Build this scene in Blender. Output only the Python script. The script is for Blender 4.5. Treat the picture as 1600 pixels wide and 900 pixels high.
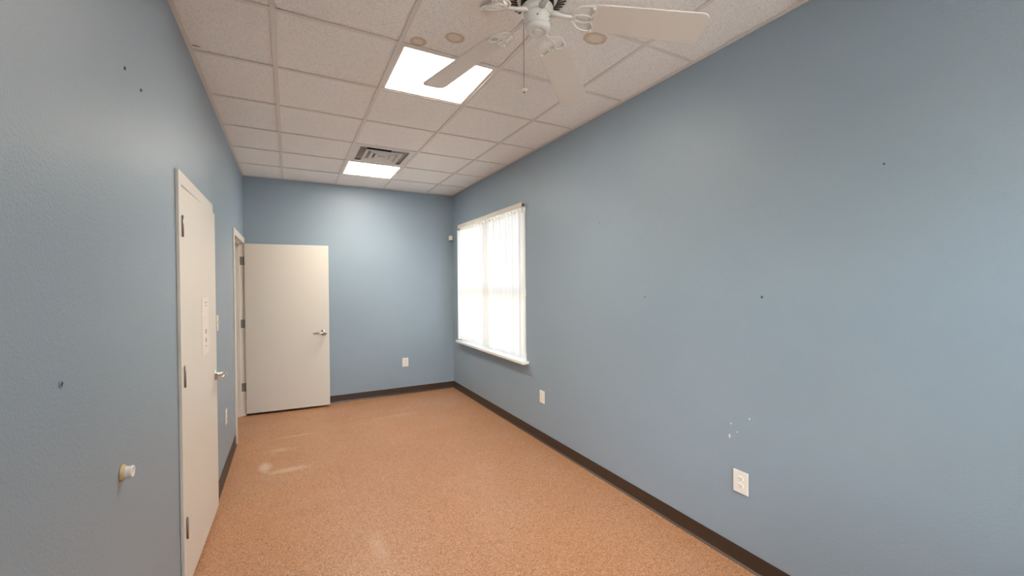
import bpy, bmesh, math, random
from mathutils import Vector, Matrix
random.seed(4)
scene = bpy.context.scene
COL = scene.collection
for o in list(bpy.data.objects):
    bpy.data.objects.remove(o)

# ------------------------------------------------------------------ camera
EYE = 1.5583
F_PX, YAW, PIT, ROL = 649.69, 0.4920, -0.0105, -0.0078
fw = Vector((math.sin(YAW)*math.cos(PIT), math.cos(YAW)*math.cos(PIT), math.sin(PIT)))
r0 = Vector((math.cos(YAW), -math.sin(YAW), 0)); u0 = r0.cross(fw)
rt = r0*math.cos(ROL) + u0*math.sin(ROL); up = -r0*math.sin(ROL) + u0*math.cos(ROL)
cd = bpy.data.cameras.new('camera'); cam = bpy.data.objects.new('camera', cd); COL.objects.link(cam)
cd.sensor_fit = 'HORIZONTAL'; cd.sensor_width = 36; cd.lens = 36*F_PX/1600; cd.clip_start = .02
cam.matrix_world = Matrix(((rt.x, up.x, -fw.x, 0), (rt.y, up.y, -fw.y, 0), (rt.z, up.z, -fw.z, EYE), (0, 0, 0, 1)))
scene.camera = cam

# ------------------------------------------------------------------ sky, exposure
w = bpy.data.worlds.new('sky'); scene.world = w; w.use_nodes = True
nt = w.node_tree; nt.nodes.clear()
sky = nt.nodes.new('ShaderNodeTexSky'); sky.sky_type = 'NISHITA'; sky.sun_disc = False
sky.sun_elevation = math.radians(50); sky.sun_rotation = math.radians(200); sky.dust_density = 3.0
bg = nt.nodes.new('ShaderNodeBackground'); bg.inputs[1].default_value = 1.3
wo = nt.nodes.new('ShaderNodeOutputWorld')
nt.links.new(sky.outputs[0], bg.inputs[0]); nt.links.new(bg.outputs[0], wo.inputs[0])
sun_d = bpy.data.lights.new('sun', 'SUN'); sun_d.energy = 15; sun_d.angle = .01; sun_d.color = (1, .95, .88)
sun = bpy.data.objects.new('sun', sun_d); COL.objects.link(sun)
sun.rotation_euler = (math.radians(-28), math.radians(-25), 0); sun.location = (8, 0, 8)
PANEL = 9.5                      # radiance of the ceiling light diffusers
BEAM = 4.5                       # watts each prismatic lens throws downwards
PANEL_COL = (1.0, .92, .80, 1)
vs = scene.view_settings
vs.view_transform = 'Standard'; vs.look = 'None'; vs.gamma = 1; vs.use_curve_mapping = False
vs.exposure = 1.40

# ------------------------------------------------------------------ room numbers (metres)
XL, XR, YB, YF, H = -.4821, 2.1806, 5.945, -.90, 2.8843
T = .6096; GX, GY = -.0563, 2.3108
WT = .13                                       # wall thickness
D1 = (2.545, 3.565); D2 = (4.855, 5.925)       # outer frame extents of the two doors
FR = .05; DTOP = 2.13; DHEAD = 2.064
WIN = (3.76, 5.60, .752, 2.385)

# ------------------------------------------------------------------ materials
def M(name):
    m = bpy.data.materials.new(name); m.use_nodes = True
    n = m.node_tree; b = n.nodes['Principled BSDF']
    return m, n, b
def lin(r, g, b):
    f = lambda c: (c/255/12.92) if c/255 <= .04045 else ((c/255+.055)/1.055)**2.4
    return (f(r), f(g), f(b), 1)
def plain(name, col, rough=.5, metal=0, spec=.5, bump=0, bscale=200, var=0):
    m, n, b = M(name)
    b.inputs['Base Color'].default_value = col; b.inputs['Roughness'].default_value = rough
    b.inputs['Metallic'].default_value = metal; b.inputs['Specular IOR Level'].default_value = spec
    tc = n.nodes.new('ShaderNodeTexCoord'); nz = n.nodes.new('ShaderNodeTexNoise')
    nz.inputs['Scale'].default_value = bscale; nz.inputs['Detail'].default_value = 3
    n.links.new(tc.outputs['Object'], nz.inputs['Vector'])
    if bump:
        bp = n.nodes.new('ShaderNodeBump'); bp.inputs['Strength'].default_value = bump; bp.inputs['Distance'].default_value = .002
        n.links.new(nz.outputs[0], bp.inputs['Height']); n.links.new(bp.outputs[0], b.inputs['Normal'])
    if var:
        hs = n.nodes.new('ShaderNodeHueSaturation'); hs.inputs['Color'].default_value = col
        mr = n.nodes.new('ShaderNodeMapRange'); mr.inputs['To Min'].default_value = 1-var; mr.inputs['To Max'].default_value = 1+var
        n.links.new(nz.outputs[0], mr.inputs['Value']); n.links.new(mr.outputs[0], hs.inputs['Value'])
        n.links.new(hs.outputs[0], b.inputs['Base Color'])
    return m
def math_node(n, op, a, b=None):
    k = n.nodes.new('ShaderNodeMath'); k.operation = op
    for i, v in enumerate((a, b)):
        if v is None: continue
        if isinstance(v, (int, float)): k.inputs[i].default_value = v
        else: n.links.new(v, k.inputs[i])
    return k.outputs[0]
def mixc(n, fac, a, b):
    k = n.nodes.new('ShaderNodeMix'); k.data_type = 'RGBA'
    for idx, v in ((0, fac), (6, a), (7, b)):
        if isinstance(v, (int, float)): k.inputs[idx].default_value = v
        elif isinstance(v, tuple): k.inputs[idx].default_value = v
        else: n.links.new(v, k.inputs[idx])
    return k.outputs[2]
def world_pos(n):
    return n.nodes.new('ShaderNodeNewGeometry').outputs['Position']
def blob(n, pos, c, rad, wob=0, wscale=20):
    """distance from c scaled per axis by rad: 1 on the rim (a mark that stays where it is in the room)"""
    s = n.nodes.new('ShaderNodeVectorMath'); s.operation = 'SUBTRACT'; n.links.new(pos, s.inputs[0]); s.inputs[1].default_value = c
    d = n.nodes.new('ShaderNodeVectorMath'); d.operation = 'DIVIDE'; n.links.new(s.outputs[0], d.inputs[0]); d.inputs[1].default_value = rad
    l = n.nodes.new('ShaderNodeVectorMath'); l.operation = 'LENGTH'; n.links.new(d.outputs[0], l.inputs[0])
    o = l.outputs['Value']
    if wob:
        nz = n.nodes.new('ShaderNodeTexNoise'); nz.inputs['Scale'].default_value = wscale; nz.inputs['Detail'].default_value = 3
        n.links.new(pos, nz.inputs['Vector'])
        o = math_node(n, 'ADD', o, math_node(n, 'MULTIPLY', math_node(n, 'SUBTRACT', nz.outputs[0], .5), wob))
    return o
def step(n, v, lo, hi, a=1., b=0.):
    k = n.nodes.new('ShaderNodeMapRange'); n.links.new(v, k.inputs['Value'])
    k.inputs['From Min'].default_value = lo; k.inputs['From Max'].default_value = hi
    k.inputs['To Min'].default_value = a; k.inputs['To Max'].default_value = b
    return k.outputs[0]

def wall_material(chips):
    m, n, b = M('blue_wall_paint')
    pos = world_pos(n)
    nz = n.nodes.new('ShaderNodeTexNoise'); nz.inputs['Scale'].default_value = 1.3; nz.inputs['Detail'].default_value = 4
    n.links.new(pos, nz.inputs['Vector'])
    c = mixc(n, step(n, nz.outputs[0], .3, .7, 0, 1), WALL_A, WALL_B)
    for (p, r) in chips:
        c = mixc(n, step(n, blob(n, pos, p, r, .5, 150), .8, 1.1), c, lin(215, 222, 226))
    n.links.new(c, b.inputs['Base Color'])
    b.inputs['Roughness'].default_value = .45; b.inputs['Specular IOR Level'].default_value = .65
    n1 = n.nodes.new('ShaderNodeTexNoise'); n1.inputs['Scale'].default_value = 130; n1.inputs['Detail'].default_value = 2
    n.links.new(pos, n1.inputs['Vector'])
    bp = n.nodes.new('ShaderNodeBump'); bp.inputs['Strength'].default_value = .6; bp.inputs['Distance'].default_value = .002
    n.links.new(n1.outputs[0], bp.inputs['Height']); n.links.new(bp.outputs[0], b.inputs['Normal'])
    return m
WALL_A, WALL_B = lin(143, 160, 174), lin(147, 163, 176)

def floor_material():
    m, n, b = M('speckled_orange_sheet_floor')
    pos = world_pos(n)
    v = n.nodes.new('ShaderNodeTexVoronoi'); v.inputs['Scale'].default_value = 300; v.inputs['Randomness'].default_value = 1
    n.links.new(pos, v.inputs['Vector'])
    sp = n.nodes.new('ShaderNodeSeparateColor'); n.links.new(v.outputs['Color'], sp.inputs[0])
    cr = n.nodes.new('ShaderNodeValToRGB'); cr.color_ramp.interpolation = 'CONSTANT'
    e = cr.color_ramp.elements
    stops = [(0, lin(106, 68, 46)), (.13, lin(162, 112, 78)), (.32, lin(181, 129, 92)), (.62, lin(190, 141, 103)), (.84, lin(206, 168, 134)), (.95, lin(138, 100, 76))]
    e[0].position, e[0].color = stops[0]; e[1].position, e[1].color = stops[1]
    for p, c in stops[2:]:
        k = e.new(p); k.color = c
    n.links.new(sp.outputs[0], cr.inputs[0])
    big = n.nodes.new('ShaderNodeTexNoise'); big.inputs['Scale'].default_value = 2.2; big.inputs['Detail'].default_value = 5
    n.links.new(pos, big.inputs['Vector'])
    c = mixc(n, step(n, big.outputs[0], .35, .75, 0, .22), cr.outputs[0], lin(176, 118, 78))
    for p, r, a in FLOOR_MARKS:
        c = mixc(n, math_node(n, 'MULTIPLY', step(n, blob(n, pos, p, r, 1.0, 30), .3, 1.2), a), c, lin(222, 205, 190))
    for p, r, a in FLOOR_DARK:
        c = mixc(n, math_node(n, 'MULTIPLY', step(n, blob(n, pos, p, r, .6, 40), .3, 1.1), a), c, lin(120, 76, 50))
    n.links.new(c, b.inputs['Base Color'])
    n.links.new(step(n, big.outputs[0], .3, .7, .30, .42), b.inputs['Roughness'])
    b.inputs['Specular IOR Level'].default_value = .5
    fn = n.nodes.new('ShaderNodeTexNoise'); fn.inputs['Scale'].default_value = 160; n.links.new(pos, fn.inputs['Vector'])
    bp = n.nodes.new('ShaderNodeBump'); bp.inputs['Strength'].default_value = .12; bp.inputs['Distance'].default_value = .0008
    n.links.new(fn.outputs[0], bp.inputs['Height']); n.links.new(bp.outputs[0], b.inputs['Normal'])
    return m
FLOOR_MARKS = [((-.20, 4.13, 0), (.05, .12, .1), .55), ((-.02, 3.98, 0), (.16, .05, .1), .35), ((-.1, 4.5, 0), (.12, .05, .1), .2),
               ((.45, 2.55, 0), (.05, .18, .1), .14), ((1.1, 5.0, 0), (.3, .04, .1), .12), ((.05, 4.85, 0), (.22, .02, .1), .3)]
FLOOR_DARK = [((.9, 5.42, 0), (.36, .012, .1), .3), ((1.0, 5.1, 0), (.3, .012, .1), .25), ((.36, 3.6, 0), (.006, .5, .1), .25),
              ((.1, 3.2, 0), (.2, .1, .1), .12), ((.5, 4.75, 0), (.3, .012, .1), .2)]

def tile_material():
    m, n, b = M('mineral_fibre_tile')
    pos = world_pos(n)
    nz = n.nodes.new('ShaderNodeTexNoise'); nz.inputs['Scale'].default_value = 170; nz.inputs['Detail'].default_value = 2.5; nz.inputs['Distortion'].default_value = .6
    n.links.new(pos, nz.inputs['Vector'])
    c = mixc(n, step(n, nz.outputs[0], .36, .5, 0, 1), lin(230, 225, 220), lin(250, 247, 244))
    for p, r in ((( .640, 2.262, H), (.046, .046, .1)), ((.806, 2.138, H), (.056, .050, .1)), ((1.486, 1.792, H), (.074, .056, .1))):
        d = blob(n, pos, p, r, .35, 28)
        inside = step(n, d, .85, 1.02)
        rim = math_node(n, 'MULTIPLY', step(n, d, .45, .95, .30, .85), inside)
        c = mixc(n, rim, c, lin(194, 162, 116))
    for p, r in (((-.44, 2.87, H), (.022, .012, .1)), ((.17, 1.66, H), (.012, .008, .1)), ((-.22, 2.12, H), (.012, .006, .1))):
        c = mixc(n, math_node(n, 'MULTIPLY', step(n, blob(n, pos, p, r, .4, 90), .7, 1.1), .65), c, lin(90, 82, 76))
    n.links.new(c, b.inputs['Base Color'])
    b.inputs['Roughness'].default_value = .95; b.inputs['Specular IOR Level'].default_value = .1
    bp = n.nodes.new('ShaderNodeBump'); bp.inputs['Strength'].default_value = .4; bp.inputs['Distance'].default_value = .002
    n.links.new(nz.outputs[0], bp.inputs['Height']); n.links.new(bp.outputs[0], b.inputs['Normal'])
    return m

CHIPS = [((XR, 1.483, .690), (.03, .006, .012)), ((XR, 1.368, .818), (.03, .004, .007)), ((XR, 1.475, .763), (.03, .004, .006)),
         ((XR, 1.44, .725), (.03, .003, .004))]
MAT = {}
MAT['wall'] = wall_material(CHIPS)
MAT['floor'] = floor_material()
MAT['tile'] = tile_material()
MAT['tee'] = plain('white_painted_steel', lin(230, 223, 216), .42)
MAT['pan'] = plain('pan_shade_grey', lin(182, 177, 172), .5)  # vent pan: throat shading put into its colour so the louvre lips stand out
MAT['deck'] = plain('plenum_deck', lin(70, 68, 66), .9)
MAT['base'] = plain('dark_brown_vinyl', lin(62, 47, 37), .42, bump=.1, bscale=60, var=.1)
MAT['toe'] = plain('brown_vinyl_toe', lin(104, 84, 66), .4)
MAT['door'] = plain('cream_door_paint', lin(228, 221, 211), .42, bump=.08, bscale=90)
MAT['frame'] = plain('cream_frame_paint', lin(230, 223, 213), .36)
MAT['chrome'] = plain('satin_chrome', lin(205, 203, 200), .16, 1)
MAT['hinge'] = plain('dull_steel', lin(150, 146, 140), .38, 1)
MAT['white'] = plain('white_plastic', lin(238, 233, 224), .35)
MAT['fanwhite'] = plain('white_fan_enamel', lin(232, 228, 222), .28)
MAT['blade'] = plain('white_fan_blade', lin(226, 217, 208), .4)
MAT['dark'] = plain('dark_void', lin(28, 26, 25), .7)
MAT['slot'] = plain('dark_slot', lin(60, 50, 44), .7)
MAT['brass'] = plain('aged_brass_chain', lin(150, 120, 84), .35, 1)
MAT['anchor'] = plain('blue_painted_anchor', lin(126, 158, 190), .4)
MAT['screw'] = plain('dark_screw_hole', lin(84, 96, 110), .5)
MAT['sill'] = plain('white_stone_sill', lin(240, 238, 234), .25, var=.03, bscale=12)
MAT['vinyl'] = plain('white_window_vinyl', lin(232, 228, 222), .4)
MAT['rail'] = plain('cream_headrail', lin(234, 226, 214), .4)
MAT['paper'] = plain('paper', lin(240, 233, 224), .8)
MAT['ink'] = plain('faded_ink', lin(184, 175, 168), .8)
MAT['tan'] = plain('tan_rubber', lin(206, 176, 134), .5)
MAT['ground'] = plain('outside_concrete', lin(190, 186, 178), .9, var=.08, bscale=2)
MAT['drywall'] = plain('white_return', lin(225, 226, 226), .5)
def emission(k=1):
    m, n, b = M('lit_diffuser')
    b.inputs['Base Color'].default_value = (.9, .9, .9, 1)
    b.inputs['Emission Color'].default_value = PANEL_COL; b.inputs['Emission Strength'].default_value = PANEL*k
    return m
MAT['panel'] = emission(); MAT['panel_weak'] = emission(.35)   # unseen near lamp, output lowered to balance light on the right wall
def vane_mat():
    m, n, b = M('translucent_vane'); n.nodes.remove(b)
    out = n.nodes['Material Output']
    d = n.nodes.new('ShaderNodeBsdfDiffuse'); t = n.nodes.new('ShaderNodeBsdfTranslucent'); mx = n.nodes.new('ShaderNodeMixShader')
    tc = n.nodes.new('ShaderNodeTexCoord'); nz = n.nodes.new('ShaderNodeTexNoise'); nz.inputs['Scale'].default_value = 60
    n.links.new(tc.outputs['Object'], nz.inputs['Vector'])
    c = mixc(n, nz.outputs[0], lin(234, 232, 228), lin(242, 240, 237))
    n.links.new(c, d.inputs[0]); n.links.new(c, t.inputs[0])
    mx.inputs[0].default_value = .22
    n.links.new(d.outputs[0], mx.inputs[1]); n.links.new(t.outputs[0], mx.inputs[2]); n.links.new(mx.outputs[0], out.inputs[0])
    return m
MAT['vane'] = vane_mat()
def glass_mat():
    m, n, b = M('window_glass'); n.nodes.remove(b)
    out = n.nodes['Material Output']
    g = n.nodes.new('ShaderNodeBsdfGlossy'); g.inputs['Roughness'].default_value = .02
    t = n.nodes.new('ShaderNodeBsdfTransparent'); t.inputs[0].default_value = (.93, .96, .95, 1)
    fr = n.nodes.new('ShaderNodeFresnel'); mx = n.nodes.new('ShaderNodeMixShader')
    n.links.new(fr.outputs[0], mx.inputs[0]); n.links.new(t.outputs[0], mx.inputs[1]); n.links.new(g.outputs[0], mx.inputs[2])
    n.links.new(mx.outputs[0], out.inputs[0])
    return m
MAT['glass'] = glass_mat()

# ------------------------------------------------------------------ mesh helpers
class MB:
    def __init__(self): self.bm = bmesh.new()
    def box(self, x0, x1, y0, y1, z0, z1, bev=0, seg=2):
        t = bmesh.new()
        v = [t.verts.new((x, y, z)) for x in (x0, x1) for y in (y0, y1) for z in (z0, z1)]
        for f in ((0, 1, 3, 2), (4, 6, 7, 5), (0, 4, 5, 1), (2, 3, 7, 6), (0, 2, 6, 4), (1, 5, 7, 3)):
            t.faces.new([v[i] for i in f])
        if bev: bmesh.ops.bevel(t, geom=list(t.edges), offset=bev, segments=seg, affect='EDGES', profile=.5)
        self._take(t); return self
    def _take(self, t, mat=None):
        if mat is not None: t.transform(mat)
        me = bpy.data.meshes.new('tmp'); t.to_mesh(me); t.free(); self.bm.from_mesh(me); bpy.data.meshes.remove(me)
    def lathe(self, prof, seg=32, mat=None, smooth=True):
        t = bmesh.new(); rings = []
        for r, z in prof:
            if r < 1e-6: rings.append([t.verts.new((0, 0, z))])
            else: rings.append([t.verts.new((r*math.cos(2*math.pi*i/seg), r*math.sin(2*math.pi*i/seg), z)) for i in range(seg)])
        for a, b in zip(rings, rings[1:]):
            for i in range(seg):
                j = (i+1) % seg
                vs_ = [a[i % len(a)], a[j % len(a)], b[j % len(b)], b[i % len(b)]]
                u = []
                for k in vs_:
                    if k not in u: u.append(k)
                if len(u) > 2:
                    f = t.faces.new(u); f.smooth = smooth
        bmesh.ops.recalc_face_normals(t, faces=list(t.faces))
        self._take(t, mat); return self
    def tube(self, pts, rad, seg=8, closed=False, flat=1.0, nrm=(0, 0, 1)):
        t = bmesh.new(); P = [Vector(p) for p in pts]; N = len(P); rings = []
        R = rad if isinstance(rad, (list, tuple)) else [rad]*N
        nrm = Vector(nrm)
        for i in range(N):
            a = P[(i-1) % N] if (closed or i > 0) else P[i]; b = P[(i+1) % N] if (closed or i < N-1) else P[i]
            d = (b-a).normalized(); s = d.cross(nrm)
            if s.length < 1e-4: s = d.orthogonal()
            s.normalize(); k = s.cross(d)
            rings.append([t.verts.new(P[i] + s*R[i]*math.cos(2*math.pi*j/seg) + k*R[i]*flat*math.sin(2*math.pi*j/seg)) for j in range(seg)])
        for i in range(N if closed else N-1):
            a, b = rings[i], rings[(i+1) % N]
            for j in range(seg):
                f = t.faces.new((a[j], a[(j+1) % seg], b[(j+1) % seg], b[j])); f.smooth = True
        if not closed:
            t.faces.new(rings[0]); t.faces.new(rings[-1])
        bmesh.ops.recalc_face_normals(t, faces=list(t.faces))
        self._take(t); return self
    def prism(self, outline, z0, z1, mat=None, bev=0):
        t = bmesh.new()
        a = [t.verts.new((x, y, z0)) for x, y in outline]; b = [t.verts.new((x, y, z1)) for x, y in outline]
        t.faces.new(a); t.faces.new(b); n = len(a)
        for i in range(n): t.faces.new((a[i], a[(i+1) % n], b[(i+1) % n], b[i]))
        bmesh.ops.recalc_face_normals(t, faces=list(t.faces))
        if bev:
            es = [e for e in t.edges if abs(e.verts[0].co.z-e.verts[1].co.z) < 1e-6]
            bmesh.ops.bevel(t, geom=es, offset=bev, segments=2, affect='EDGES', profile=.5)
        self._take(t, mat); return self
    def build(self, name, mat, parent=None):
        me = bpy.data.meshes.new(name); self.bm.to_mesh(me); self.bm.free()
        me.materials.append(MAT[mat]); return link(name, me, parent)
def link(name, data, parent=None):
    o = bpy.data.objects.new(name, data); COL.objects.link(o); o.parent = parent; return o
def tag(o, label, cat, group=None):
    o['label'] = label; o['category'] = cat
    if group: o['group'] = group
    return o
def struct(o, label=None):
    o['kind'] = 'structure'
    if label: o['label'] = label
    return o
def empty(name, loc=(0, 0, 0), rz=0):
    o = link(name, None); o.location = loc; o.rotation_euler = (0, 0, rz); return o
def copy_tree(o, parent=None):
    c = o.copy(); COL.objects.link(c); c.parent = parent
    for ch in list(o.children): copy_tree(ch, c)
    return c
RX90 = Matrix.Rotation(math.pi/2, 4, 'X')      # lathe axis z -> -y (front of wall-mounted things)

# ------------------------------------------------------------------ room shell
struct(MB().box(XL-1.6, XR+WT, YF-WT, YB+WT, -.12, 0).build('floor', 'floor'), 'orange speckled sheet floor with a soft sheen')

m = MB(); x0, x1 = XL-WT, XL; HT = H+.25
m.box(x0, x1, YF, D1[0]+FR, 0, HT).box(x0, x1, D1[0]+FR, D1[1]-FR, DHEAD, HT).box(x0, x1, D1[1]-FR, D2[0]+FR, 0, HT)
m.box(x0, x1, D2[0]+FR, D2[1]-FR, DHEAD, HT).box(x0, x1, D2[1]-FR, YB, 0, HT)
struct(m.build('wall_left', 'wall'), 'blue painted wall with the two doors')
m = MB(); x0, x1 = XR, XR+WT
m.box(x0, x1, YF, WIN[0], 0, HT).box(x0, x1, WIN[1], YB, 0, HT).box(x0, x1, WIN[0], WIN[1], 0, WIN[2]-.03).box(x0, x1, WIN[0], WIN[1], WIN[3], HT)
struct(m.build('wall_right', 'wall'), 'long blue painted wall with the window')
struct(MB().box(XL-1.6, XR+WT, YB, YB+WT, 0, HT).build('wall_back', 'wall'), 'short blue wall at the far end')
WX = .85                                       # centre of the near-end window
hw = (WIN[1]-WIN[0])/2
m = MB().box(XL-1.6, WX-hw, YF-WT, YF, 0, HT).box(WX+hw, XR+WT, YF-WT, YF, 0, HT).box(WX-hw, WX+hw, YF-WT, YF, 0, WIN[2]-.03).box(WX-hw, WX+hw, YF-WT, YF, WIN[3], HT)
struct(m.build('wall_front', 'wall'), 'blue wall at the near end')
struct(MB().box(XL-1.7, XL-1.6, YF-WT, YB+WT, 0, HT).build('wall_hall', 'drywall'), 'wall of the hall beyond the doors')
struct(MB().box(XL-1.6, XL-WT, YF, YB, 2.5, 2.55).build('ceiling_hall', 'drywall'), 'ceiling of the hall beyond the doors')
struct(MB().box(-12, XR+14, -14, 18, -.3, -.2).build('ground_outside', 'ground'), 'pale concrete ground outside the windows')

# ---- suspended ceiling: deck above, tees, wall angle and tiles
ceil = struct(MB().box(XL-1.7, XR+WT, YF-WT, YB+WT, HT, HT+.05).build('ceiling', 'deck'), 'white suspended tile ceiling')
cols = [XL] + [GX+T*k for k in range(4)] + [XR]
rows = [YF] + [GY+T*k for k in range(-5, 6) if YF+.05 < GY+T*k < YB-.05] + [YB]
TW = .012
for x in cols[1:-1]:
    MB().box(x-TW, x+TW, YF, YB, H, H+.003).box(x-.001, x+.001, YF, YB, H+.003, H+.035).build('grid_tee', 'tee', ceil)
for y in rows[1:-1]:
    for a, b in zip(cols, cols[1:]):
        MB().box(a+(TW if a > XL else .02), b-(TW if b < XR else .02), y-TW, y+TW, H+.0006, H+.0034).build('grid_tee', 'tee', ceil)
for (a, b, c, d) in ((XL, XL+.022, YF, YB), (XR-.022, XR, YF, YB), (XL+.022, XR-.022, YB-.022, YB), (XL+.022, XR-.022, YF, YF+.022)):
    MB().box(a, b, c, d, H-.001, H+.002).build('wall_angle', 'tee', ceil)
LIGHT_ROWS = {GY, GY+4*T, GY-4*T}; VENT_ROW = GY+3*T
tile_mesh = {}
for ci, (a, b) in enumerate(zip(cols, cols[1:])):
    for ri, (c, d) in enumerate(zip(rows, rows[1:])):
        if ci == 2 and any(abs(c-r) < .01 for r in LIGHT_ROWS | {VENT_ROW}): continue
        wx = round(b-a-.006, 4); wy = round(d-c-.006, 4)
        o = None
        if (wx, wy) in tile_mesh: o = link('ceiling_tile', tile_mesh[(wx, wy)], ceil)
        else:
            o = MB().box(-wx/2, wx/2, -wy/2, wy/2, 0, .016).build('ceiling_tile', 'tile', ceil); tile_mesh[(wx, wy)] = o.data
        o.location = ((a+b)/2, (c+d)/2, H+.0060+random.uniform(0, .001))

# ---- baseboards: 4 in vinyl cove with toe
def baseboard(name, p0, p1, nx, ny, label):
    """strip from p0 to p1 along a wall; (nx, ny) points into the room"""
    prof = [(0, .0957), (.003, .0955), (.0035, .02), (.006, .010), (.014, .003), (.015, 0), (0, 0)]
    bm = bmesh.new(); ends = []
    for p in (p0, p1): ends.append([bm.verts.new((p[0]+nx*d, p[1]+ny*d, z)) for d, z in prof])
    for i in range(len(prof)):
        j = (i+1) % len(prof); bm.faces.new((ends[0][i], ends[0][j], ends[1][j], ends[1][i]))
    bm.faces.new(ends[0]); bm.faces.new(ends[1]); bmesh.ops.recalc_face_normals(bm, faces=list(bm.faces))
    me = bpy.data.meshes.new(name); bm.to_mesh(me); bm.free(); me.materials.append(MAT['base'])
    return struct(link(name, me), label)
E0 = .0004
baseboard('baseboard_right', (XR-E0, YF, 0), (XR-E0, YB, 0), -1, 0, 'dark brown vinyl baseboard under the window wall')
baseboard('baseboard_back', (XL, YB-E0, 0), (XR-.004, YB-E0, 0), 0, -1, 'dark brown vinyl baseboard on the far wall')
baseboard('baseboard_left', (XL+E0, D1[1], 0), (XL+E0, D2[0], 0), 1, 0, 'dark brown vinyl baseboard between the two doors')
baseboard('baseboard_left', (XL+E0, YF, 0), (XL+E0, D1[0], 0), 1, 0, 'dark brown vinyl baseboard before the closed door')
baseboard('baseboard_front', (XL, YF+E0, 0), (XR, YF+E0, 0), 0, 1, 'dark brown vinyl baseboard on the near wall')

# ------------------------------------------------------------------ doors
def door_frame(d, parent):
    y0, y1 = d; xa, xb = XL-WT-.016, XL+.016
    for s in (0, 1):
        a, b = (y0, y0+FR) if s == 0 else (y1-FR, y1)
        m = MB().box(XL+E0, xb, a, b, 0, DTOP, .003).box(xa, XL-WT-E0, a, b, 0, DTOP, .003)
        ia, ib = (y0+FR-.004, y0+FR+.0) if s == 0 else (y1-FR, y1-FR+.004)
        m.box(XL-WT-.01, XL+.012, ia+.0005*(1-2*s), ib+.0005*(1-2*s), 0, DHEAD)
        sa, sb = (y0+FR, y0+FR+.014) if s == 0 else (y1-FR-.014, y1-FR)
        m.box(XL-WT+.012, XL-.035, sa, sb, 0, DHEAD, .002)         # door stop
        m.build('jamb', 'frame', parent)
    m = MB().box(XL+E0, xb, y0+FR, y1-FR, DHEAD, DTOP, .003).box(xa, XL-WT-E0, y0+FR, y1-FR, DHEAD, DTOP, .003)
    m.box(XL-WT-.01, XL+.012, y0+FR, y1-FR, DHEAD-.0005, DHEAD+.004)
    m.box(XL-WT+.012, XL-.035, y0+FR+.014, y1-FR-.014, DHEAD-.014, DHEAD, .002)
    m.build('head', 'frame', parent)
LEAF_Z0, LEAF_Z1, LT = .028, 2.056, .044
def lever(sx, x, parent, y=0, front=-1):
    """lever set on a leaf whose face looks along front*y at y; x is the spindle, lever runs toward sx"""
    A = Matrix.Translation((x, y, .955)) @ (RX90 if front < 0 else Matrix.Rotation(-math.pi/2, 4, 'X'))
    m = MB().lathe([(0, 0), (.039, 0), (.039, .004), (.034, .011), (.016, .013), (.013, .02), (.012, .05), (0, .05)], 28, A)
    h = m.build('lever_set', 'chrome', parent)
    f = front
    m = MB().tube([(x, y+f*.045, .955), (x+sx*.006, y+f*.056, .955), (x+sx*.03, y+f*.062, .956), (x+sx*.07, y+f*.062, .956), (x+sx*.105, y+f*.058, .953), (x+sx*.118, y+f*.050, .951)],
                  [.012, .0135, .013, .0115, .0105, .0095], 12, nrm=(0, 0, 1), flat=1.0)
    m.build('lever', 'chrome', h)
def leaf(parent, width, hinge_z, face_knuckle):
    """door slab: x from hinge 0 to width, room face at y=0 looking -y, back at y=LT"""
    l = MB().box(0, width, 0, LT, LEAF_Z0, LEAF_Z1, .0015).build('door_leaf', 'door', parent)
    for z in hinge_z:
        m = MB().tube([(-.006, -.006, z-.052), (-.006, -.006, z+.052)], .0048, 10)
        m.lathe([(0, .006), (.0035, .003), (.0048, 0)], 10, Matrix.Translation((-.006, -.006, z+.052)))
        m.build('hinge', 'hinge', l)
    return l
HZ = (1.855, 1.105, .347)
door1 = struct(empty('door_1'), 'cream door barely ajar in the left wall, paper notices taped to it')
door_frame(D1, door1)
W1 = D1[1]-D1[0]-2*FR-.008
l1 = leaf(door1, W1, HZ, True)
# leaf local: +x from hinge to latch; here that runs along +Y, front (-y local) looks +X
l1.location = (XL+.0145, D1[0]+FR+.005, 0); l1.rotation_euler = (0, 0, math.pi/2 - math.radians(1.15))
lever(-1, W1-.065, l1)
MB().box(W1-.0004, W1+.0012, .012, .032, .92, .99).build('latch_plate', 'chrome', l1)

door2 = struct(empty('door_2'), 'cream door swung wide open against the far wall')
door_frame(D2, door2)
W2 = .915
l2 = MB().box(0, W2, 0, LT, LEAF_Z0, LEAF_Z1+.004, .0015).build('door_leaf', 'door', door2)
l2.location = (XL+.016, D2[1]-FR-.018, 0); l2.rotation_euler = (0, 0, math.radians(-4.2))
# face seen from the camera is y=0 side (-y)
lever(-1, W2-.065, l2)
MB().box(W2-.0004, W2+.0012, .012, .032, .92, .99).build('latch_plate', 'chrome', l2)
for z in HZ:
    yj = D2[1]-FR
    m = MB().box(XL-.030, XL+.006, yj-.0022, yj-.0006, z-.05, z+.05)
    m.tube([(XL+.013, yj-.008, z-.05), (XL+.013, yj-.008, z+.05)], .0065, 10)
    m.build('hinge', 'hinge', door2)
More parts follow.
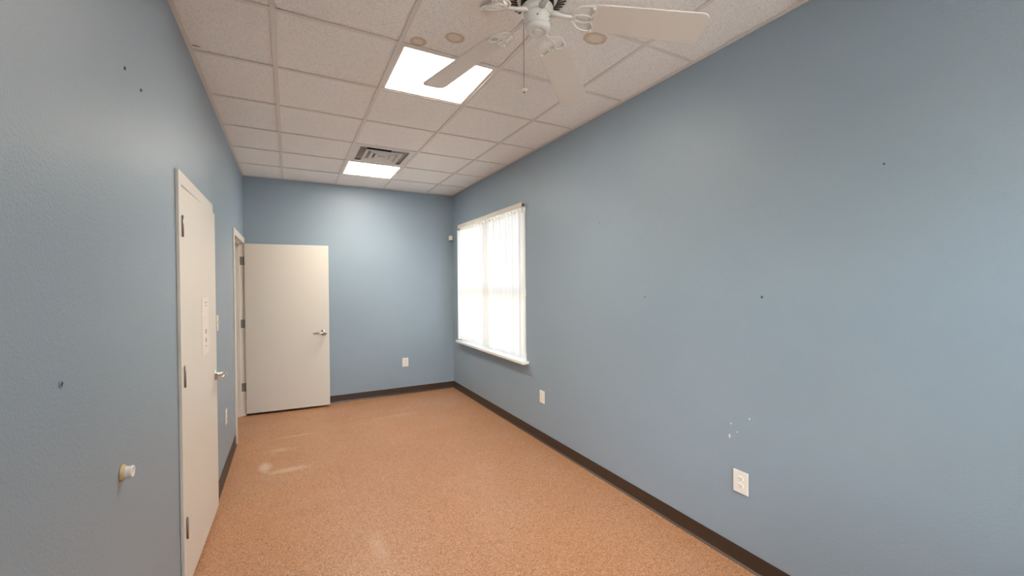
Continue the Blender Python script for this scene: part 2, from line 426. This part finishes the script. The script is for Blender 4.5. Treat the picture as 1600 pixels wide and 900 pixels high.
# paper notices taped to door 1 (leaf is almost flush with the wall)
def on_leaf1(t, z, off=.0006):
    a = math.radians(1.15)
    p = Vector((l1.location.x, l1.location.y, z)) + Vector((math.sin(a), math.cos(a), 0))*t + Vector((math.cos(a), -math.sin(a), 0))*off
    return p
def paper(t, z, wd, ht, label, marks, curl=0):
    o = MB().box(-wd/2, wd/2, -.0012, -.0002, -ht/2, ht/2).build('paper_notice', 'paper')
    o.location = on_leaf1(t, z, .0004); o.rotation_euler = (0, 0, math.pi/2-math.radians(1.15))
    tag(o, label, 'notice', 'notices taped to the near door')
    for (mx, mz, mw, mh) in marks:
        k = MB().box((mx-mw/2)*wd, (mx+mw/2)*wd, -.0015, -.0011, (mz-mh/2)*ht, (mz+mh/2)*ht).build('print_mark', 'ink', o)
Y1 = l1.location.y
paper(3.14-Y1, 1.428, .19, .118, 'small white paper notice with printed heading, upper one on the near door',
      [(.1, .25, .35, .06), (.08, .08, .25, .04)], .0015)
paper(3.14-Y1, 1.252, .19, .222, 'larger white paper notice with faded diagrams, lower one on the near door',
      [(.05, .12, .2, .13), (.05, -.12, .2, .12), (.05, -.28, .3, .02)], .001)

# ------------------------------------------------------------------ window and blinds
win = struct(empty('window_1'), 'wide window behind vertical blinds in the right wall')
y0, y1, z0, z1 = WIN; ym = 4.70
xf = XR+.055
m = MB()
for a, b, c, d in ((y0, y0+.05, z0, z1), (y1-.05, y1, z0, z1), (y0+.05, y1-.05, z0, z0+.05), (y0+.05, y1-.05, z1-.05, z1)):
    m.box(xf, xf+.06, a, b, c, d, .003)
m.build('window_frame', 'vinyl', win)
MB().box(xf-.004, xf+.06, ym-.045, ym+.045, z0+.05, z1-.05, .003).build('mullion', 'vinyl', win)
zr = 1.46
for a, b in ((y0+.05, ym-.045), (ym+.045, y1-.05)):
    s = MB().box(xf+.005, xf+.05, a, b, zr-.035, zr+.035, .003)
    s = s.build('meeting_rail', 'vinyl', win)
    for c, d in ((z0+.05, zr-.035), (zr+.035, z1-.05)):
        MB().box(xf+.024, xf+.028, a, b, c, d).build('pane', 'glass', win)
MB().box(XR-.078, XR-E0, y0-.055, y1+.055, z0-.03, z0, .005).box(XR-.004, xf, y0, y1, z0-.0295, z0-.0005).build('window_sill', 'sill', win)
m = MB()
for a, b, c, d in ((y0, y0+.003, z0, z1), (y1-.003, y1, z0, z1), (y0+.003, y1-.003, z1-.003, z1)): m.box(XR+.001, xf, a, b, c, d)
m.build('reveal', 'drywall', win)

bl = tag(empty('vertical_blind', (XR, (y0+y1)/2, z1+.01)), 'white vertical blind with translucent vanes covering the window', 'blind')
L = (y1-y0)/2
MB().box(-.046, -.001, -L, L, -.045, 0, .003).build('headrail', 'rail', bl)
MB().box(-.050, -.0465, -L-.004, -.15, -.05, .006, .001).box(-.053, -.0505, -.35, L, -.052, .002, .001).build('valance', 'rail', bl)
MB().box(-.044, -.012, -L-.006, -L-.0005, -.034, -.004, .001).build('end_cap', 'hinge', bl)
NV = 24; zt = -.075; zb = z0+.022-(z1+.01)
vane_me = clip_me = None
for i in range(NV):
    yy = -L+.035 + (2*L-.07)*i/(NV-1)
    rot = math.radians(random.uniform(19, 30))
    if i == NV-1: rot = math.radians(78)
    if i in (1, 5): rot = math.radians(13)
    if vane_me is None:
        bm = bmesh.new(); n = 6; wv = .089
        rr = []
        for k in range(n+1):
            u = k/n-.5; rr.append([bm.verts.new((.006*(1-(2*u)**2), u*wv, z)) for z in (zb, zt)])
        for a, b in zip(rr, rr[1:]):
            f = bm.faces.new((a[0], b[0], b[1], a[1])); f.smooth = True
        me = bpy.data.meshes.new('vane'); bm.to_mesh(me); bm.free(); me.materials.append(MAT['vane']); vane_me = me
    v = link('vane', vane_me, bl); v.location = (-.024, yy, 0); v.rotation_euler = (0, 0, rot)
    if clip_me is None:
        c = MB().box(-.002, .002, -.012, .012, zt-.02, zt+.012, .001).box(-.003, .003, -.004, .004, zt+.012, -.045).build('vane_clip', 'rail', v); clip_me = c.data
    else: link('vane_clip', clip_me, v)

# the near-end window behind the camera: same window and blind, turned onto the front wall
yc = (y0+y1)/2
win2 = copy_tree(win); win2.name = 'window_2'; win2.rotation_euler = (0, 0, -math.pi/2); win2.location = (WX-yc, YF+XR, 0)
win2['label'] = 'wide window behind vertical blinds in the near wall'
bl2 = copy_tree(bl); bl2.rotation_euler = (0, 0, -math.pi/2); bl2.location = (WX, YF, z1+.01)
for v in bl2.children:
    if v.name.startswith('vane'): v.rotation_euler = (0, 0, math.radians(56))
tag(bl2, 'white vertical blind covering the window of the near wall', 'blind')

# ------------------------------------------------------------------ ceiling lights
def troffer(yrow, label, mat='panel'):
    t = tag(empty('ceiling_light', (GX+1.5*T, yrow+T/2, H)), label, 'ceiling light', 'square ceiling lights')
    h = T/2-.004; i = .271
    m = MB()
    for a, b, c, d in ((-h, -i, -h, h), (i, h, -h, h), (-i, i, -h, -i), (-i, i, i, h)): m.box(a, b, c, d, .0036, .012, .001)
    m.box(-h, h, -h, h, .06, .065)
    for a, b, c, d in ((-h, -h+.002, -h, h), (h-.002, h, -h, h), (-h+.002, h-.002, -h, -h+.002), (-h+.002, h-.002, h-.002, h)): m.box(a, b, c, d, .0115, .0605)
    m.build('frame', 'tee', t)
    MB().box(-i, i, -i, i, .006, .010).build('diffuser', mat, t)
    ld = bpy.data.lights.new('lens_beam', 'AREA'); ld.shape = 'SQUARE'; ld.size = 2*i-.01; ld.spread = math.radians(125)
    ld.energy = BEAM*(1 if mat == 'panel' else .35); ld.color = PANEL_COL[:3]
    lo = link('lens_beam', ld, t); lo.location = (0, 0, .005)
    return t
troffer(GY, 'bright square ceiling light partly behind a fan blade')
troffer(GY+4*T, 'bright square ceiling light beside the air vent near the far wall')
troffer(GY-4*T, 'bright square ceiling light on the near side of the fan', 'panel_weak')

# ------------------------------------------------------------------ air vent
v = tag(empty('air_vent', (GX+1.5*T, VENT_ROW+T/2, H)), 'white louvred square air vent beside the far ceiling light', 'air vent')
h = T/2-.004
m = MB(); i = .235
for a, b, c, d in ((-h, -i, -h, h), (i, h, -h, h), (-i, i, -h, -i), (-i, i, i, h)): m.box(a, b, c, d, .0036, .010, .001)
m.build('panel', 'tee', v)
ZD = .10; rd = .125
MB().box(-rd, rd, -rd, rd, .235, .238).box(-rd-.002, -rd, -rd, rd, ZD, .238).box(rd, rd+.002, -rd, rd, ZD, .238).box(-rd, rd, -rd-.002, -rd, ZD, .238).box(-rd, rd, rd, rd+.002, ZD, .238).build('duct', 'dark', v)
def ring(parent, prof, t=.0015, mat='tee', name='louvre'):
    """square louvre ring: prof lists (half-size, height) from the outer lip inwards and up"""
    bm = bmesh.new()
    def sq(r, z): return [bm.verts.new((sx*r, sy*r, z)) for sx, sy in ((-1, -1), (1, -1), (1, 1), (-1, 1))]
    A = [sq(r, z) for r, z in prof] + [sq(r, z+t) for r, z in reversed(prof)]
    for k in range(len(A)):
        a, b = A[k], A[(k+1) % len(A)]
        for j in range(4): bm.faces.new((a[j], a[(j+1) % 4], b[(j+1) % 4], b[j]))
    bmesh.ops.recalc_face_normals(bm, faces=list(bm.faces))
    me = bpy.data.meshes.new('louvre'); bm.to_mesh(me); bm.free(); me.materials.append(MAT[mat]); return link(name, me, parent)
for ro in (.178, .120, .066): ring(v, [(ro+.001, .002), (ro, -.010), (ro-.012, -.010), (ro-.034, .006)])
ring(v, [(.236, .0040), (.236, .02), (rd+.001, ZD)], mat='pan', name='back_pan')
MB().box(-.024, .024, -.024, .024, -.010, -.007, .001).build('centre_plate', 'tee', v)

# ------------------------------------------------------------------ ceiling fan
FX, FY, FZ = .8575, 1.3761, 2.6051
fan = tag(empty('ceiling_fan', (FX, FY, H)), 'white five-blade ceiling fan with scrolled blade irons and pull chain', 'ceiling fan')
za = FZ-H
MB().lathe([(0, -.001), (.085, -.001), (.09, -.012), (.09, -.06), (.13, -.085), (.142, -.11), (.142, -.19), (.138, -.208), (.128, -.217), (.07, -.236), (.066, -.238), (0, -.238)], 48).build('motor_housing', 'fanwhite', fan)
for k in range(40):
    a = 2*math.pi*k/40
    m = MB().box(.082, .122, -.0032, .0032, -.003, .004)
    o = m.build('vent_slot', 'slot', fan)
    sl = math.atan2(.019, .058)
    o.matrix_local = Matrix.Rotation(a, 4, 'Z') @ Matrix.Translation((0, 0, -.236-.07*math.tan(sl))) @ Matrix.Rotation(-sl, 4, 'Y')
MB().lathe([(0, -.237), (.064, -.237), (.064, -.256), (.058, -.262), (0, -.262)], 40).build('motor_gap', 'dark', fan)
MB().lathe([(0, -.262), (.06, -.262), (.062, -.266), (.060, -.288), (.052, -.291), (0, -.291)], 40).build('flywheel', 'fanwhite', fan)
sw = MB().lathe([(0, -.288), (.046, -.288), (.0495, -.291), (.0495, -.331), (.0475, -.333), (.0475, -.335), (.0495, -.336), (.048, -.345), (.043, -.352), (.033, -.356), (.029, -.3555), (.028, -.352), (.016, -.3515), (.015, -.3545), (.008, -.356), (0, -.356)], 40).build('switch_housing', 'fanwhite', fan)
rc = Vector((.881, -.473, 0)); toc = Vector((-FX, -FY, 0)).normalized()
for k, (ang, z) in enumerate(((0.02, -.316), (1.15, -.31), (1.15, -.326))):
    d = Matrix.Rotation(ang, 3, 'Z') @ toc
    MB().lathe([(0, .002), (.002, .0015), (.0028, 0)], 12, Matrix.Translation(d*.0495 + Vector((0, 0, z))) @ d.to_track_quat('Z', 'Y').to_matrix().to_4x4()).build('screw', 'slot', sw)
SLOPE, PITCH, PH = .1533, -.221, 1.9596
# blade outline in its own frame: x outwards, y across
def blade_outline():
    pts = []
    def arc(cx, cy, r, a0, a1, n=6):
        for i in range(n+1):
            a = math.radians(a0+(a1-a0)*i/n); pts.append((cx+r*math.cos(a), cy+r*math.sin(a)))
    xr, xt, wr, wt = .198, .634, .060, .071
    arc(xt-.028, wt-.028, .028, 90, 0); arc(xt-.028, -wt+.028, .028, 0, -90)
    arc(xr+.018, -wr+.018, .018, -90, -180); arc(xr+.018, wr-.018, .018, 180, 90)
    return pts
def bez(p, n=10):
    out = []
    for i in range(n+1):
        t = i/n; a, b, c, d = [Vector(q) for q in p]
        out.append(a*(1-t)**3 + b*3*t*(1-t)**2 + c*3*t*t*(1-t) + d*t**3)
    return out
blade_me = iron_me = None
for k in range(5):
    an = PH - math.radians(72)*k
    d = Vector((math.cos(an)*math.cos(SLOPE), math.sin(an)*math.cos(SLOPE), -math.sin(SLOPE)))
    t = Vector((-math.sin(an), math.cos(an), 0)); u = d.cross(t)
    s = t*math.cos(PITCH) + u*math.sin(PITCH); n = d.cross(s)
    mat = Matrix(((d.x, s.x, n.x, 0), (d.y, s.y, n.y, 0), (d.z, s.z, n.z, za), (0, 0, 0, 1)))
    if blade_me is None:
        b = MB().prism(blade_outline(), 0, .006, bev=.0018).build('blade', 'blade', fan); blade_me = b.data
        m = MB()
        zc = -.006
        m.tube([(.05, 0, .002), (.075, 0, .0), (.10, 0, -.004), (.125, 0, -.006), (.146, 0, zc)], [.014, .012, .0095, .0085, .009], 10, flat=.7)
        for sg in (-1, 1):
            m.tube(bez([(.140, sg*.004, zc), (.142, sg*.045, zc), (.170, sg*.060, zc), (.216, sg*.056, zc)]) +
                   bez([(.216, sg*.056, zc), (.224, sg*.045, zc), (.222, sg*.025, zc), (.206, sg*.012, zc)])[1:], .0052, 8, flat=.75)
        m.tube([(.178+.034*math.cos(a*math.pi/12), .0165*math.sin(a*math.pi/12), zc-.001) for a in range(24)], .0045, 8, closed=True, flat=.8)
        for sg in (-1, 1):
            m.lathe([(0, -.014), (.004, -.0135), (.006, -.011), (.006, 0), (0, 0)], 12, Matrix.Translation((.214, sg*.05, 0)))
        m.lathe([(0, -.014), (.004, -.0135), (.006, -.011), (.006, 0), (0, 0)], 12, Matrix.Translation((.212, 0, 0)))
        i_ = m.build('blade_iron', 'fanwhite', fan); iron_me = i_.data
    else:
        b = link('blade', blade_me, fan); i_ = link('blade_iron', iron_me, fan)
    b.matrix_local = mat; i_.matrix_local = mat
cp = -rc*.053
ch = MB().tube([(cp.x*.9, cp.y*.9, -.318), (cp.x, cp.y, -.322), (cp.x, cp.y, -.335), (cp.x, cp.y, -.57)], .0011, 6)
for k in range(60): ch.lathe([(0, .0016), (.0016, 0), (0, -.0016)], 6, Matrix.Translation((cp.x, cp.y, -.33-.004*k)))
ch = ch.build('pull_chain', 'brass', fan)
kb = MB().lathe([(0, .008), (.003, .007), (.0045, .003), (.0135, .0005), (.0145, -.003), (.012, -.007), (.006, -.009), (0, -.0095)], 24, Matrix.Translation((cp.x, cp.y, -.575))).build('chain_knob', 'white', ch)
MB().lathe([(0, 0), (.003, 0), (.003, -.003), (0, -.004)], 10, Matrix.Translation((cp.x, cp.y, -.5845))).build('knob_tip', 'slot', ch)

# ------------------------------------------------------------------ outlets and switch
def outlet(loc, rz, label, decora=False):
    t = tag(empty('wall_outlet', loc, rz), label, 'outlet', 'white wall outlets')
    MB().box(-.043, .043, -.0065, -E0, -.062, .062, .003).build('plate', 'white', t)
    for s in (-1, 1):
        pts = []
        for i in range(24):
            a = 2*math.pi*i/24; pts.append((.017*math.cos(a), max(-.0135, min(.0135, .017*math.sin(a)))))
        r = MB().prism(pts, .006, .0085, Matrix.Translation((0, 0, s*.0195)) @ RX90).build('receptacle', 'white', t)
        for sx, hh in ((-1, .004), (1, .0035)):
            MB().box(sx*.0062-.0011, sx*.0062+.0011, -.0092, -.0084, s*.0195+.003-hh, s*.0195+.003+hh).build('slot', 'slot', r)
        MB().lathe([(0, .0008), (.0024, .0006), (.0024, 0)], 10, Matrix.Translation((0, -.0085, s*.0195-.0075)) @ RX90).build('slot', 'slot', r)
    MB().lathe([(0, .0016), (.002, .0014), (.0032, 0)], 12, Matrix.Translation((0, -.0064, 0)) @ RX90).build('screw', 'white', t)
    return t
R_, L_ = -math.pi/2, math.pi/2
outlet((XR, 1.416, .456), R_, 'white wall outlet nearest the camera, low on the right wall')
outlet((XR, 3.452, .443), R_, 'white wall outlet low on the right wall just below the near end of the window')
outlet((1.449, YB, .450), 0, 'white wall outlet on the far wall beside the open door')
outlet((XL, 4.205, .462), L_, 'white wall outlet low between the two doors')
sw = tag(empty('light_switch', (XL, 3.80, 1.28), L_), 'white light switch plate just past the near door', 'light switch')
MB().box(-.036, .036, -.0065, -E0, -.06, .06, .003).build('plate', 'white', sw)
MB().box(-.005, .005, -.018, -.006, -.004, .012, .002).build('toggle', 'white', sw)
for s in (-1, 1): MB().lathe([(0, .0014), (.0025, .0006), (.003, 0)], 10, Matrix.Translation((0, -.0064, s*.03)) @ RX90).build('screw', 'white', sw)

# ------------------------------------------------------------------ small things on the walls
s = tag(empty('motion_sensor', (XR-.042, YB-.042, 2.243), R_/2), 'small white sensor box in the far right corner', 'sensor')
MB().box(-.028, .028, -.022, .026, -.032, .034, .005).build('body', 'white', s)
MB().box(-.018, .018, -.014, .02, -.042, -.0325, .003).build('lens', 'slot', s)  # plain dark block hung under the body, no lens identified

ds = tag(empty('door_stop', (XL, 1.765, .960), L_), 'round white and tan wall door stop low on the left wall', 'door stop')
MB().lathe([(0, 0), (.026, 0), (.027, .004), (.024, .009), (.020, .010), (0, .010)], 28, RX90).build('base', 'tan', ds)
MB().lathe([(0, .009), (.019, .009), (.0185, .014), (.0175, .022), (.019, .026), (.018, .030), (.012, .030), (.011, .022), (0, .021)], 28, RX90).build('bumper', 'white', ds)

def screw(loc, rz, label, name='wall_screw', mat='screw', r=.006):
    o = tag(empty(name, loc, rz), label, 'screw' if name == 'wall_screw' else 'anchor')
    MB().lathe([(0, .0035), (r*.5, .003), (r*.9, .0012), (r, .0003), (0, .0003)], 14, RX90).build('head', mat, o)
    MB().box(-r*.7, r*.7, -.0041, -.0032, -.0008, .0008).box(-.0008, .0008, -.0041, -.0032, -r*.7, r*.7).build('cross_slot', 'slot', o)
    return o
screw((XL, 1.860, 2.296), L_, 'dark screw high on the left wall, the upper of two', r=.007)
screw((XL, 2.035, 2.294), L_, 'dark screw high on the left wall, nearer the door of two', r=.007)
screw((XL, 1.376, 1.328), L_, 'blue painted plastic anchor at mid height on the left wall', 'wall_anchor', 'anchor', .009)
screw((XR, .794, 2.043), R_, 'small dark screw high at the right end of the right wall', r=.004)
screw((XR, 2.585, 2.037), R_, 'tiny dark screw high on the right wall near the window', r=.004)
screw((XR, 2.110, 1.458), R_, 'small dark screw at eye level on the right wall, nearer the window', r=.005)
screw((XR, 1.300, 1.478), R_, 'dark ringed screw at eye level on the right wall, above the near outlet', r=.007)
